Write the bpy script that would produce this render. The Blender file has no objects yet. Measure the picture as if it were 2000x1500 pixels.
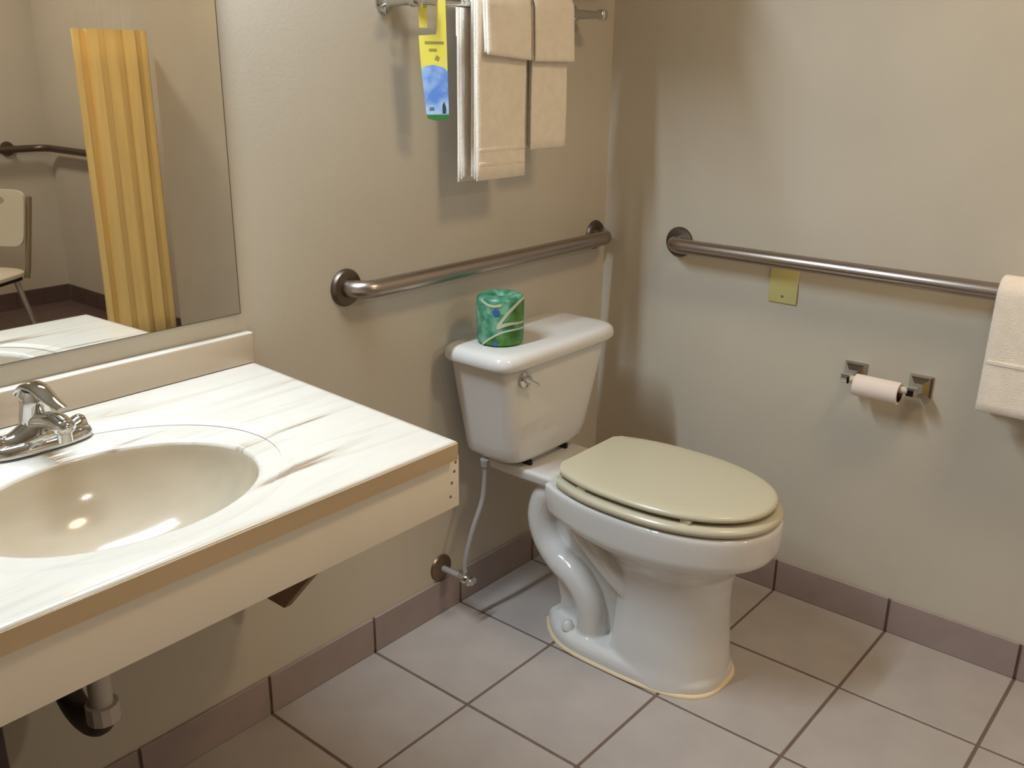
import bpy, bmesh, math, random
from mathutils import Vector, Matrix, noise
random.seed(7)
C = bpy.context.scene.collection
PI = math.pi

# ------------------------------------------------------------------ camera, world, lights, exposure
sc = bpy.context.scene
cam_d = bpy.data.cameras.new('camera'); cam = bpy.data.objects.new('camera', cam_d); C.objects.link(cam)
yaw, pit, rol, foc = 0.8781, 0.3262, 0.0130, 1853.2
d = Vector((math.sin(yaw)*math.cos(pit), math.cos(yaw)*math.cos(pit), -math.sin(pit)))
rt = Vector((math.cos(yaw), -math.sin(yaw), 0)); up = rt.cross(d)
r2 = rt*math.cos(rol) + up*math.sin(rol); u2 = -rt*math.sin(rol) + up*math.cos(rol)
m = Matrix((r2, u2, -d)).transposed().to_4x4(); m.translation = Vector((-2.2385, -1.5222, 1.3652))
cam.matrix_world = m
cam_d.sensor_fit = 'HORIZONTAL'; cam_d.sensor_width = 36.0; cam_d.lens = 36.0*foc/2000.0
cam_d.clip_start = 0.02
sc.camera = cam

w = bpy.data.worlds.new('world'); sc.world = w; w.use_nodes = True
w.node_tree.nodes['Background'].inputs[0].default_value = (0.9, 0.85, 0.75, 1)
w.node_tree.nodes['Background'].inputs[1].default_value = 0.05

def area(name, loc, size, power, col, rot=(0,0,0), size_y=None, spread=PI):
    l = bpy.data.lights.new(name, 'AREA'); o = bpy.data.objects.new(name, l); C.objects.link(o)
    l.energy = power; l.color = col; l.size = size; l.spread = spread
    if size_y: l.shape = 'RECTANGLE'; l.size_y = size_y
    else: l.shape = 'DISK'
    o.location = loc; o.rotation_euler = rot
    return o
VAN = (-1.56, -0.10, 2.035)
area('vanity_tube_light', VAN, 0.80, 25.5, (0.73, 0.87, 1.0), (math.radians(-8), 0, 0), 0.05)
area('ceiling_lamp_light', (-0.68, -1.50, 2.37), 0.42, 10.5, (1.0, 0.76, 0.47))
area('ceiling_lamp_light', (-0.75, -3.3, 2.37), 0.30, 18.0, (1.0, 0.90, 0.78))  # unseen lamp added to brighten the shower alcove

sc.view_settings.view_transform = 'Standard'; sc.view_settings.look = 'None'
sc.view_settings.gamma = 1.0; sc.view_settings.use_curve_mapping = False
sc.view_settings.exposure = 0.0

# ------------------------------------------------------------------ materials
def srgb(r, g, b):
    f = lambda c: (c/255/12.92) if c/255 <= 0.04045 else ((c/255+0.055)/1.055)**2.4
    return (f(r), f(g), f(b), 1)
def mat(name, col, rough=0.5, metal=0.0, spec=0.5, var=0.0, vscale=8.0, bump=0.0, bscale=60.0, stretch=(1,1,1), coat=0.0, col2=None):
    M = bpy.data.materials.new(name); M.use_nodes = True; nt = M.node_tree
    b = nt.nodes['Principled BSDF']
    b.inputs['Base Color'].default_value = col; b.inputs['Roughness'].default_value = rough
    b.inputs['Metallic'].default_value = metal; b.inputs['Specular IOR Level'].default_value = spec
    b.inputs['Coat Weight'].default_value = coat; b.inputs['Coat Roughness'].default_value = 0.06
    tc = nt.nodes.new('ShaderNodeTexCoord'); mp = nt.nodes.new('ShaderNodeMapping')
    mp.inputs['Scale'].default_value = stretch
    nt.links.new(tc.outputs['Object'], mp.inputs[0])
    if var > 0 or col2:
        n = nt.nodes.new('ShaderNodeTexNoise'); n.inputs['Scale'].default_value = vscale; n.inputs['Detail'].default_value = 5
        nt.links.new(mp.outputs[0], n.inputs[0])
        rp = nt.nodes.new('ShaderNodeValToRGB'); nt.links.new(n.outputs[0], rp.inputs[0])
        if col2: a, c = col, col2
        else:
            a = tuple(max(0, x*(1-var)) for x in col[:3])+(1,); c = tuple(min(1, x*(1+var)) for x in col[:3])+(1,)
        rp.color_ramp.elements[0].position = 0.35; rp.color_ramp.elements[0].color = a
        rp.color_ramp.elements[1].position = 0.65; rp.color_ramp.elements[1].color = c
        nt.links.new(rp.outputs[0], b.inputs['Base Color'])
    if bump > 0:
        n2 = nt.nodes.new('ShaderNodeTexNoise'); n2.inputs['Scale'].default_value = bscale; n2.inputs['Detail'].default_value = 3
        nt.links.new(mp.outputs[0], n2.inputs[0])
        bp = nt.nodes.new('ShaderNodeBump'); bp.inputs['Strength'].default_value = bump; bp.inputs['Distance'].default_value = 0.002
        nt.links.new(n2.outputs[0], bp.inputs['Height']); nt.links.new(bp.outputs[0], b.inputs['Normal'])
    return M
WALL = mat('wall_paint', srgb(200, 190, 173), 0.62, var=0.03, vscale=3, bump=0.12, bscale=160, spec=0.3)
CEIL = mat('ceiling_paint', srgb(225, 220, 208), 0.8)
TILE = mat('floor_tile_glaze', srgb(172, 162, 155), 0.42, var=0.05, vscale=9, bump=0.05, bscale=60)
BTILE = mat('base_tile_glaze', srgb(158, 141, 136), 0.45, var=0.05, vscale=14)
DTILE = mat('shower_tile_glaze', srgb(94, 75, 69), 0.5, var=0.08, vscale=12)
GROUT = mat('grout', srgb(112, 92, 82), 0.9, var=0.1, vscale=30)
CHINA = mat('vitreous_china', srgb(221, 217, 212), 0.10, spec=0.5, coat=0.3)
SEAT = mat('bone_seat_plastic', srgb(198, 189, 163), 0.24)
CAULK = mat('yellowed_caulk', srgb(226, 204, 166), 0.6)
STEEL = mat('brushed_stainless', srgb(172, 160, 152), 0.30, metal=1.0, bump=0.05, bscale=300)
STEELF = mat('dull_stainless', srgb(112, 100, 90), 0.42, metal=1.0)
CHROME = mat('chrome', srgb(214, 214, 214), 0.06, metal=1.0)
TOWEL = mat('terry_cotton', srgb(248, 236, 220), 0.95, spec=0.1, var=0.03, vscale=40, bump=1.0, bscale=420)
APRON = mat('painted_apron', srgb(234, 224, 208), 0.5, var=0.03, vscale=5)
WOODD = mat('dark_stained_wood', srgb(50, 30, 25), 0.6, var=0.2, vscale=10, stretch=(1, 1, 8))
BRKT = mat('brown_bracket_wood', srgb(150, 122, 94), 0.7, var=0.15, vscale=14)
PVC = mat('pvc_pipe', srgb(190, 180, 168), 0.4)
DARKPVC = mat('dark_pipe', srgb(70, 58, 48), 0.5)
RUB = mat('black_rubber', srgb(30, 24, 20), 0.7)
PLATE = mat('ivory_plate', srgb(206, 194, 128), 0.35)
PAPER = mat('tissue_paper', srgb(236, 220, 210), 0.9, spec=0.1)
CARD = mat('cardboard_core', srgb(92, 62, 46), 0.9)
BRAID = mat('grey_braided_hose', srgb(160, 154, 152), 0.4)
WPL = mat('white_chair_plastic', srgb(206, 196, 174), 0.45)
ALU = mat('aluminium_tube', srgb(190, 186, 180), 0.35, metal=0.8)
OPAL = None
def emis(name, col, s):
    M = bpy.data.materials.new(name); M.use_nodes = True; b = M.node_tree.nodes['Principled BSDF']
    b.inputs['Base Color'].default_value = (0.8,0.8,0.8,1); b.inputs['Emission Color'].default_value = col
    b.inputs['Emission Strength'].default_value = s; return M
OPALC = emis('cool_lamp_diffuser', (0.85,0.95,1,1), 3.0)
OPALW = emis('warm_lamp_diffuser', (1,0.85,0.65,1), 3.0)
MIRROR = mat('mirror_silver', (0.86, 0.86, 0.83, 1), 0.01, metal=1.0)
MIREDGE = mat('mirror_edge', srgb(70, 66, 58), 0.4)

# cultured marble countertop: cream with long soft grey-brown streaks running roughly along the wall
MARBLE = bpy.data.materials.new('cultured_marble'); MARBLE.use_nodes = True
nt = MARBLE.node_tree; b = nt.nodes['Principled BSDF']
b.inputs['Roughness'].default_value = 0.16; b.inputs['Coat Weight'].default_value = 0.35; b.inputs['Coat Roughness'].default_value = 0.08
tc = nt.nodes.new('ShaderNodeTexCoord'); mp = nt.nodes.new('ShaderNodeMapping')
mp.inputs['Rotation'].default_value = (0, 0, math.radians(14)); mp.inputs['Scale'].default_value = (1.3, 13, 3)
nt.links.new(tc.outputs['Object'], mp.inputs[0])
n1 = nt.nodes.new('ShaderNodeTexNoise'); n1.inputs['Scale'].default_value = 1.6; n1.inputs['Detail'].default_value = 6; n1.inputs['Distortion'].default_value = 0.7
nt.links.new(mp.outputs[0], n1.inputs[0])
rp = nt.nodes.new('ShaderNodeValToRGB'); nt.links.new(n1.outputs[0], rp.inputs[0])
e = rp.color_ramp.elements; e[0].position = 0.33; e[0].color = srgb(150, 128, 108); e[1].position = 0.52; e[1].color = srgb(214, 207, 196)
x = e.new(0.40); x.color = srgb(202, 193, 179); x = e.new(0.75); x.color = srgb(211, 203, 189)
nt.links.new(rp.outputs[0], b.inputs['Base Color'])

BSPL = mat('shaded_marble', srgb(194, 177, 155), 0.2, var=0.05, vscale=4, stretch=(0.6, 4, 4), coat=0.3)  # counter marble darkened: shade of the upright backsplash face put into its colour
EDGE = mat('shaded_edge_marble', srgb(196, 172, 138), 0.22, var=0.06, vscale=5, stretch=(0.6, 4, 4), coat=0.3)  # counter marble again, warm shade of the front edge put into the colour
# ------------------------------------------------------------------ helpers
def mesh_obj(name, bm, mt, parent=None, smooth=True, angle=None):
    bmesh.ops.recalc_face_normals(bm, faces=bm.faces)
    me = bpy.data.meshes.new(name); bm.to_mesh(me); bm.free()
    return link(name, me, mt, parent, smooth, angle)
def link(name, me, mt, parent=None, smooth=True, angle=None):
    if mt is not None and len(me.materials) == 0: me.materials.append(mt)
    if smooth:
        for p in me.polygons: p.use_smooth = True
        if angle is not None:
            try: me.set_sharp_from_angle(angle=math.radians(angle))
            except Exception: pass
    o = bpy.data.objects.new(name, me); C.objects.link(o)
    if parent is not None:
        o.parent = parent
        o.matrix_parent_inverse = (parent.matrix_world if False else Matrix.Translation(parent.location)).inverted() if not parent.parent and parent.type == 'EMPTY' else Matrix()
    return o
def thing(name, label, cat, loc, group=None):
    o = bpy.data.objects.new(name, None); C.objects.link(o); o.location = loc; o.empty_display_size = 0.05
    o['label'] = label; o['category'] = cat
    if group: o['group'] = group
    return o
def tag(o, label, cat, group=None):
    o['label'] = label; o['category'] = cat
    if group: o['group'] = group
    return o
def bx(bm, lo, hi, bev=0.0, seg=2):
    lo = Vector(lo); hi = Vector(hi)
    r = bmesh.ops.create_cube(bm, size=1.0); vs = r['verts']
    for v in vs:
        v.co = Vector(((lo[i] + hi[i])/2 + v.co[i]*(hi[i]-lo[i])) for i in range(3))
    if bev > 0:
        es = list({e for v in vs for e in v.link_edges})
        bmesh.ops.bevel(bm, geom=es, offset=bev, segments=seg, affect='EDGES', profile=0.5)
def box(name, lo, hi, mt, parent=None, bev=0.0, seg=2):
    bm = bmesh.new(); bx(bm, lo, hi, bev, seg)
    return mesh_obj(name, bm, mt, parent, smooth=bev > 0, angle=40)
def ring_faces(bm, a, b_):
    n = len(a)
    for i in range(n): bm.faces.new((a[i], a[(i+1) % n], b_[(i+1) % n], b_[i]))
def loft(bm, rings, cap0=True, cap1=True):
    vr = [[bm.verts.new(p) for p in r] for r in rings]
    for i in range(len(vr)-1): ring_faces(bm, vr[i], vr[i+1])
    if cap0: bm.faces.new(vr[0][::-1])
    if cap1: bm.faces.new(vr[-1])
    return vr
def tube(bm, pts, rad, seg=14, caps=True):
    pts = [Vector(p) for p in pts]
    rads = rad if isinstance(rad, (list, tuple)) else [rad]*len(pts)
    prev = None; rings = []
    for i, p in enumerate(pts):
        t = (pts[min(i+1, len(pts)-1)] - pts[max(i-1, 0)]).normalized()
        if prev is None:
            a = Vector((0, 0, 1)) if abs(t.z) < 0.9 else Vector((1, 0, 0))
            n = (a - t*a.dot(t)).normalized()
        else: n = (prev - t*prev.dot(t)).normalized()
        prev = n; bb = t.cross(n)
        rings.append([p + (n*math.cos(2*PI*k/seg) + bb*math.sin(2*PI*k/seg))*rads[i] for k in range(seg)])
    loft(bm, rings, caps, caps)
def spline(pts, n=8):
    pts = [Vector(p) for p in pts]; P = [pts[0]*2-pts[1]] + pts + [pts[-1]*2-pts[-2]]; out = []
    for i in range(1, len(P)-2):
        for k in range(n):
            t = k/n; a, b_, c, d_ = P[i-1:i+3]
            out.append(0.5*((2*b_) + (c-a)*t + (2*a-5*b_+4*c-d_)*t*t + (3*b_-a-3*c+d_)*t**3))
    out.append(pts[-1]); return out
def lathe(bm, prof, origin, axis, seg=28):
    """prof: list of (radius, distance along axis)"""
    axis = Vector(axis).normalized(); a = Vector((0, 0, 1)) if abs(axis.z) < 0.9 else Vector((1, 0, 0))
    n = (a - axis*a.dot(axis)).normalized(); bb = axis.cross(n); o = Vector(origin)
    rings = [[o + axis*h + (n*math.cos(2*PI*k/seg)+bb*math.sin(2*PI*k/seg))*max(r, 1e-4) for k in range(seg)] for r, h in prof]
    loft(bm, rings)
def prism(bm, poly, ax, a, b_):
    """poly in the plane normal to axis ax, extruded from a to b_"""
    def P(q, v):
        if ax == 0: return (v, q[0], q[1])
        if ax == 1: return (q[0], v, q[1])
        return (q[0], q[1], v)
    loft(bm, [[P(q, a) for q in poly], [P(q, b_) for q in poly]])
def sup(cx, cy, z, a, b_, n=4, N=48, tilt=0.0):
    out = []
    for k in range(N):
        t = 2*PI*k/N; c, s = math.cos(t), math.sin(t)
        out.append((cx + a*math.copysign(abs(c)**(2/n), c), cy + b_*math.copysign(abs(s)**(2/n), s), z))
    return out
def fillet_path(p0, p1, p2, r, n=8):
    p0, p1, p2 = map(Vector, (p0, p1, p2)); a = (p0-p1).normalized(); c = (p2-p1).normalized()
    s = p1 + a*r; e_ = p1 + c*r; out = []
    for k in range(n+1):
        t = k/n; ang = t*PI/2
        out.append(p1 + a*r*(1-math.sin(ang)) + c*r*(1-math.cos(ang)))
    return out

# ------------------------------------------------------------------ setting
LX, BY, AX, AY = -2.75, -4.04, 0.32, -2.30
def wall(name, lo, hi, mt=WALL):
    o = box(name, lo, hi, mt); o['kind'] = 'structure'; return o
wall('wall_back', (LX-0.1, 0, 0), (AX+0.2, 0.1, 2.44))
wall('wall_right', (0, AY, 0), (AX+0.1, 0, 2.44))
wall('wall_alcove', (AX, BY, 0), (AX+0.1, AY, 2.44))
wall('wall_rear', (LX-0.1, BY-0.1, 0), (AX+0.1, BY, 2.44))
wall('wall_left', (LX-0.1, BY, 0), (LX, 0, 2.44))
wall('ceiling', (LX-0.1, BY-0.1, 2.44), (AX+0.2, 0.1, 2.54), CEIL)
floor = wall('floor', (LX-0.1, BY-0.1, -0.1), (AX+0.2, 0.1, -0.0025), GROUT)
# floor tiles
T, G = 0.305, 0.007
tile_cache = {}
def slab_tile(name, x0, x1, y0, y1, z0, z1, mt, parent, bev=0.0012):
    key = (round(x1-x0, 4), round(y1-y0, 4), round(z1-z0, 4), mt.name)
    if key not in tile_cache:
        bm = bmesh.new(); bx(bm, (-(x1-x0)/2, -(y1-y0)/2, -(z1-z0)/2), ((x1-x0)/2, (y1-y0)/2, (z1-z0)/2), bev, 1)
        me = bpy.data.meshes.new(name); bmesh.ops.recalc_face_normals(bm, faces=bm.faces); bm.to_mesh(me); bm.free()
        me.materials.append(mt); tile_cache[key] = me
    o = bpy.data.objects.new(name, tile_cache[key]); C.objects.link(o); o.parent = parent
    o.location = ((x0+x1)/2, (y0+y1)/2, (z0+z1)/2); return o
xs = [0.0, -0.311] + [-0.311 - T*i for i in range(1, 9)]
ys = [0.0, -0.310] + [-0.310 - T*i for i in range(1, 8)]
for i in range(len(xs)-1):
    for j in range(len(ys)-1):
        x1, x0 = xs[i], max(xs[i+1], LX); y1, y0 = ys[j], max(ys[j+1], -2.42)
        if x1-x0 < 0.03 or y1-y0 < 0.03: continue
        slab_tile('floor_tile', x0+G/2, x1-G/2, y0+G/2, y1-G/2, -0.008, 0.0, TILE, floor)
# small dark tiles in the shower alcove
ST = 0.155
nx = int((AX-LX)/ST)
for i in range(nx+1):
    for j in range(11):
        x1 = AX - i*ST; x0 = max(LX, x1-ST); y1 = -2.447 - j*ST; y0 = max(BY, y1-ST)
        if x1-x0 < 0.03 or y1-y0 < 0.03: continue
        if i > 9: continue
        slab_tile('shower_floor_tile', x0+0.002, x1-0.002, y0+0.002, y1-0.002, -0.008, 0.0, DTILE, floor)
o = box('shower_threshold', (LX, -2.446, -0.008), (AX, -2.4285, 0.004), BTILE, floor, 0.002)
o = box('shower_floor_base', (LX, BY, -0.008), (AX-10*ST, -2.447, -0.001), DTILE, floor)
# tile baseboards
HB, TB = 0.0944, 0.008
bb = box('baseboard_back', (LX, -0.003, 0.0), (0, -0.0002, HB-0.004), GROUT); bb['kind'] = 'structure'
br_ = box('baseboard_right', (-0.003, AY, 0.0), (-0.0002, -0.003, HB-0.004), GROUT); br_['kind'] = 'structure'
for i in range(len(xs)-1):
    x1, x0 = xs[i], max(xs[i+1], LX)
    if i == 0: x1 -= 0.008
    if x1-x0 < 0.03: continue
    slab_tile('base_tile', x0+G/2, x1-G/2, -TB, -0.0003, 0.0006, HB, BTILE, bb)
for j in range(len(ys)-1):
    y1, y0 = ys[j], max(ys[j+1], AY)
    if y1-y0 < 0.03: continue
    slab_tile('base_tile', -TB, -0.0003, y0+G/2, y1-G/2-(0.008 if j == 0 else 0), 0.0006, HB, BTILE, br_)
ba = box('baseboard_alcove', (AX-0.003, BY, 0.0), (AX-0.0002, AY, HB-0.002), GROUT); ba['kind'] = 'structure'
brr = box('baseboard_rear', (LX, BY+0.0002, 0.0), (AX-0.003, BY+0.003, HB-0.002), GROUT); brr['kind'] = 'structure'
for j in range(11):
    y1 = AY-0.002-j*ST; y0 = max(BY+TB+0.001, y1-ST)
    slab_tile('base_tile', AX-TB, AX-0.0003, y0+0.002, y1-0.002, 0.0006, HB, DTILE, ba)
for i in range(12):
    x1 = AX-0.001-i*ST; x0 = x1-ST
    slab_tile('base_tile', x0+0.002, x1-0.002, BY+0.0003, BY+TB, 0.0006, HB, DTILE, brr)

# ------------------------------------------------------------------ vanity
van = thing('vanity_counter', 'cream marbled washbasin counter with backsplash and white apron below the mirror', 'counter', (-1.672, -0.29, 0.778))
ZT = 0.81
XL = -2.15
corn = [(-1.205, -0.0012), (-1.2405, -0.586), (XL, -0.586), (XL, -0.0012)]  # right-back, right-front, left-front, left-back
CX, CY = -1.672, -0.357
def inset(poly, dd):
    c = Vector((sum(p[0] for p in poly)/4, sum(p[1] for p in poly)/4)); out = []
    n = len(poly)
    for i in range(n):
        p = Vector(poly[i]); a = (Vector(poly[i-1])-p).normalized(); b_ = (Vector(poly[(i+1) % n])-p).normalized()
        s = math.sqrt(max(1e-6, (1-a.dot(b_))/2)); out.append(p + (a+b_).normalized()*dd/s)
    return out
def ray_poly(ang, poly):
    dx, dy = math.cos(ang), math.sin(ang); best = None; n = len(poly)
    for i in range(n):
        p = Vector(poly[i]) - Vector((CX, CY)); q = Vector(poly[(i+1) % n]) - Vector((CX, CY)); e_ = q-p
        det = dx*(-e_.y) + dy*e_.x
        if abs(det) < 1e-9: continue
        t = (p.x*(-e_.y) + p.y*e_.x)/det; s = (dx*p.y - dy*p.x)/det
        if t > 0 and -1e-6 <= s <= 1+1e-6: best = t if best is None else min(best, t)
    return (CX+dx*best, CY+dy*best)
N = 144
angs = [2*PI*k/N for k in range(N)]
for p in corn:
    a = math.atan2(p[1]-CY, p[0]-CX) % (2*PI); k = min(range(N), key=lambda i: abs(angs[i]-a)); angs[k] = a
A1, B1 = 0.198, 0.156          # basin mouth
A2, B2, CY2 = 0.262, 0.222, -0.334   # outer dished ring
bm = bmesh.new(); rings = []
def ell(a, b_, cy, z):
    out = []
    for t in angs:
        # point of the ellipse lying on the ray from (CX, CY)
        dx, dy = math.cos(t), math.sin(t); oy = CY-cy
        A = (dx/a)**2+(dy/b_)**2; Bq = 2*dy*oy/b_**2; Cq = (oy/b_)**2-1
        tt = (-Bq+math.sqrt(max(0, Bq*Bq-4*A*Cq)))/(2*A)
        out.append((CX+dx*tt, CY+dy*tt, z))
    return out
for f, dz in ((0.10, -0.139), (0.25, -0.137), (0.42, -0.131), (0.58, -0.119), (0.72, -0.102), (0.83, -0.080), (0.90, -0.060), (0.945, -0.042), (0.97, -0.028), (0.985, -0.018), (0.995, -0.0115), (1.003, -0.0082), (1.015, -0.0064), (1.035, -0.0055), (1.06, -0.0051)):
    rings.append(ell(A1*f, B1*f, CY, ZT+dz))
for f, dz in ((0.45, -0.0042), (0.85, -0.0034), (0.93, -0.0028), (0.985, -0.0012), (1.0, -0.0003), (1.012, 0.0)):
    cyy = CY*(1-f)+CY2*f if f < 1 else CY2
    if f < 0.9:
        a_ = A1*1.05+(A2-A1*1.05)*f; b__ = B1*1.05+(B2-B1*1.05)*f
    else: a_, b__ = A2*f, B2*f; cyy = CY2
    rings.append(ell(a_, b__, cyy, ZT+dz))
def prect(dd, z): 
    pol = inset(corn, dd) if dd > 0 else [Vector(p) for p in corn]
    out = []
    for t, k in zip(angs, range(N)):
        q = ray_poly(t, corn); c2 = Vector((CX, CY)); v = Vector(q)-c2
        if dd > 0:
            # inset along both axes: shrink near the border
            x_, y_ = q
            rx = -1.205-(abs(y_)/0.586)*0.0355
            out.append((min(max(x_, XL+dd), rx-dd), min(max(y_, -0.586+dd), -0.0012-0.0), z))
        else: out.append((q[0], q[1], z))
    return out
rings.append(prect(0.012, ZT))
rings.append(prect(0.004, ZT-0.0006)); rings.append(prect(0.0013, ZT-0.0022)); rings.append(prect(0.0, ZT-0.0055))
rings.append(prect(0.0, ZT-0.026)); rings.append(prect(0.002, ZT-0.030)); rings.append(prect(0.006, ZT-0.032))
# underside follows the bowl as a shell
rings.append(ell(A1*1.08, B1*1.08, CY, ZT-0.032)); rings.append(ell(A1*1.02, B1*1.02, CY, ZT-0.06))
rings.append(ell(A1*0.80, B1*0.80, CY, ZT-0.120)); rings.append(ell(A1*0.4, B1*0.4, CY, ZT-0.15))
loft(bm, rings)
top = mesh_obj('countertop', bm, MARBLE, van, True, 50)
top.data.materials.append(mat('shaded_basin_marble', srgb(190, 175, 152), 0.14, var=0.05, vscale=5, stretch=(0.8, 4, 4), coat=0.4))  # darker copy of the counter marble, basin shade put into the colour
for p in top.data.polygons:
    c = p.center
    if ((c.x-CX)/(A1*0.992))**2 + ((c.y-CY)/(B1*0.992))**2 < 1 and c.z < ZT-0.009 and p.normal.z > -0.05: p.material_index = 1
bm = bmesh.new(); prism(bm, [(XL, -0.5872), (-1.2412, -0.5872), (-1.2412, -0.5858), (XL, -0.5858)], 2, ZT-0.0315, ZT-0.0045)
mesh_obj('shaded_edge_band', bm, EDGE, van, False)  # added strip that carries the painted shade of the counter front
bm = bmesh.new(); bx(bm, (XL, -0.0205, ZT+0.0002), (-1.2066, -0.0012, 0.8715), 0.004, 3)
bs = mesh_obj('backsplash', bm, BSPL, van, True, 40); bs.data.materials.append(MARBLE)
for p in bs.data.polygons:
    if p.normal.z > 0.6: p.material_index = 1  # lighter marble on top paints the light falling from above
bm = bmesh.new(); bx(bm, (XL, -0.575, 0.690), (-1.226, -0.557, ZT-0.0325), 0.0015, 2)
ap = mesh_obj('apron_board', bm, APRON, van, True, 40)
for px, pz in ((-1.243, 0.735), (-1.237, 0.753), (-1.246, 0.712), (-1.234, 0.768)):
    bm = bmesh.new(); lathe(bm, [(0, 0), (0.0027, 0), (0.0024, 0.0011), (0, 0.0013)], (px, -0.5745, pz), (0, -1, 0), 10)
    mesh_obj('screw', bm, mat('dull_screw', srgb(140, 104, 84), 0.5) if 'dull_screw' not in bpy.data.materials else bpy.data.materials['dull_screw'], ap)
bm = bmesh.new(); bx(bm, (-1.244, -0.5565, 0.690), (-1.228, -0.020, ZT-0.0325), 0.001, 1); mesh_obj('side_apron', bm, APRON, van, True, 40)
bm = bmesh.new(); prism(bm, [(-0.0012, 0.686), (-0.0012, 0.340), (-0.140, 0.340), (-0.44, 0.686)], 0, -1.268, -1.250)
bmesh.ops.bevel(bm, geom=bm.edges[:], offset=0.0015, segments=1, affect='EDGES'); mesh_obj('corner_bracket', bm, BRKT, van, True, 30)
bm = bmesh.new(); bx(bm, (-1.275, -0.5, 0.6865), (-1.245, -0.0012, 0.6895), 0, 1); bx(bm, (-1.28, -0.03, 0.6895), (-1.2445, -0.0012, 0.777), 0, 1); mesh_obj('bracket_cleat', bm, BRKT, van, False)
bm = bmesh.new(); bx(bm, (-1.955, -0.555, 0.0), (-1.931, -0.0012-0.008, 0.7775), 0.002, 1); mesh_obj('support_panel', bm, WOODD, van, True, 30)
bm = bmesh.new(); lathe(bm, [(0, 0), (0.021, 0), (0.023, 0.0015), (0.016, 0.0025), (0.012, 0.0005), (0, 0.0005)], (CX, CY, ZT-0.1387), (0, 0, 1), 24); mesh_obj('drain_ring', bm, CHROME, van, True, 40)

# mirror
mir = thing('wall_mirror', 'large frameless mirror on the wall above the basin, reflecting the yellow curtain', 'mirror', (-1.69, 0, 0.9085))
box('mirror_glass', (XL, -0.0062, 0.9088), (-1.2235, -0.0058+0.0002, 1.85), MIRROR, mir)
box('mirror_backing', (XL-0.0005, -0.0056, 0.9075), (-1.2215, -0.0004, 1.8505), MIREDGE, mir)

# faucet
FX, FY = -1.672, -0.128
fau = thing('basin_faucet', 'chrome single-lever faucet on the back rim of the basin', 'faucet', (FX, FY, ZT-0.0035))
Zf = ZT+0.0012
bm = bmesh.new()
loft(bm, [sup(FX, FY, Zf-0.001, 0.079, 0.030, 2.6), sup(FX, FY, Zf+0.004, 0.079, 0.030, 2.6), sup(FX, FY, Zf+0.011, 0.0755, 0.027, 2.6), sup(FX, FY, Zf+0.016, 0.065, 0.022, 2.4)])
mesh_obj('base_plate', bm, CHROME, fau, True, 50)
bm = bmesh.new()
# winged body: a lofted saddle rising from both ends to the hub
rings = []
for k in range(21):
    t = -1+2*k/20; xx = FX+t*0.070; h = 0.012+0.028*math.exp(-(t*1.9)**2) + 0.010*math.exp(-((abs(t)-0.9)*6)**2); wd = 0.012+0.014*math.exp(-(t*1.5)**2)
    rings.append([(xx, FY+wd*math.cos(a_), Zf+0.008+h*max(0, math.sin(a_))-0.004*max(0, -math.sin(a_))) for a_ in [2*PI*j/16 for j in range(16)]])
loft(bm, rings); mesh_obj('body', bm, CHROME, fau, True, 60)
bm = bmesh.new()
sp = spline([(FX, FY+0.005, Zf+0.034), (FX, FY-0.03, Zf+0.046), (FX, FY-0.065, Zf+0.053), (FX, FY-0.092, Zf+0.050)], 6)
rr = []
for i, p in enumerate(sp):
    t = i/(len(sp)-1); wx = 0.019-0.003*t; hz = 0.014-0.002*t
    rr.append([(p.x+wx*math.cos(a_), p.y, p.z+hz*math.sin(a_)) for a_ in [2*PI*j/18 for j in range(18)]])
rr.append([(p.x+0.008*math.cos(a_), p.y-0.008, p.z+0.006*math.sin(a_)) for a_ in [2*PI*j/18 for j in range(18)]])
loft(bm, rr); spt = mesh_obj('spout', bm, CHROME, fau, True, 60)
bm = bmesh.new(); lathe(bm, [(0, 0), (0.0105, 0), (0.0105, 0.016), (0, 0.016)], (FX, FY-0.086, Zf+0.028), (0, 0, 1), 20); mesh_obj('aerator', bm, CHROME, fau, True, 40)
bm = bmesh.new(); lathe(bm, [(0, 0), (0.024, 0), (0.023, 0.015), (0.020, 0.034), (0.0205, 0.050), (0.016, 0.058), (0, 0.060)], (FX, FY+0.004, Zf+0.030), (0, -0.10, 1), 28); mesh_obj('handle_hub', bm, CHROME, fau, True, 50)
bm = bmesh.new()
lp = spline([(FX, FY+0.022, Zf+0.078), (FX, FY+0.005, Zf+0.092), (FX, FY-0.025, Zf+0.093), (FX, FY-0.060, Zf+0.084), (FX+0.001, FY-0.092, Zf+0.078)], 6)
rr = []
for i, p in enumerate(lp):
    t = i/(len(lp)-1); wx = 0.021*(1-t)+0.009*t; hz = 0.008*(1-t)+0.003*t
    if i == 0: wx *= 0.5; hz *= 0.5
    rr.append([(p.x+wx*math.cos(a_), p.y, p.z+hz*math.sin(a_)) for a_ in [2*PI*j/16 for j in range(16)]])
loft(bm, rr); mesh_obj('lever', bm, CHROME, fau, True, 60)

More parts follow.
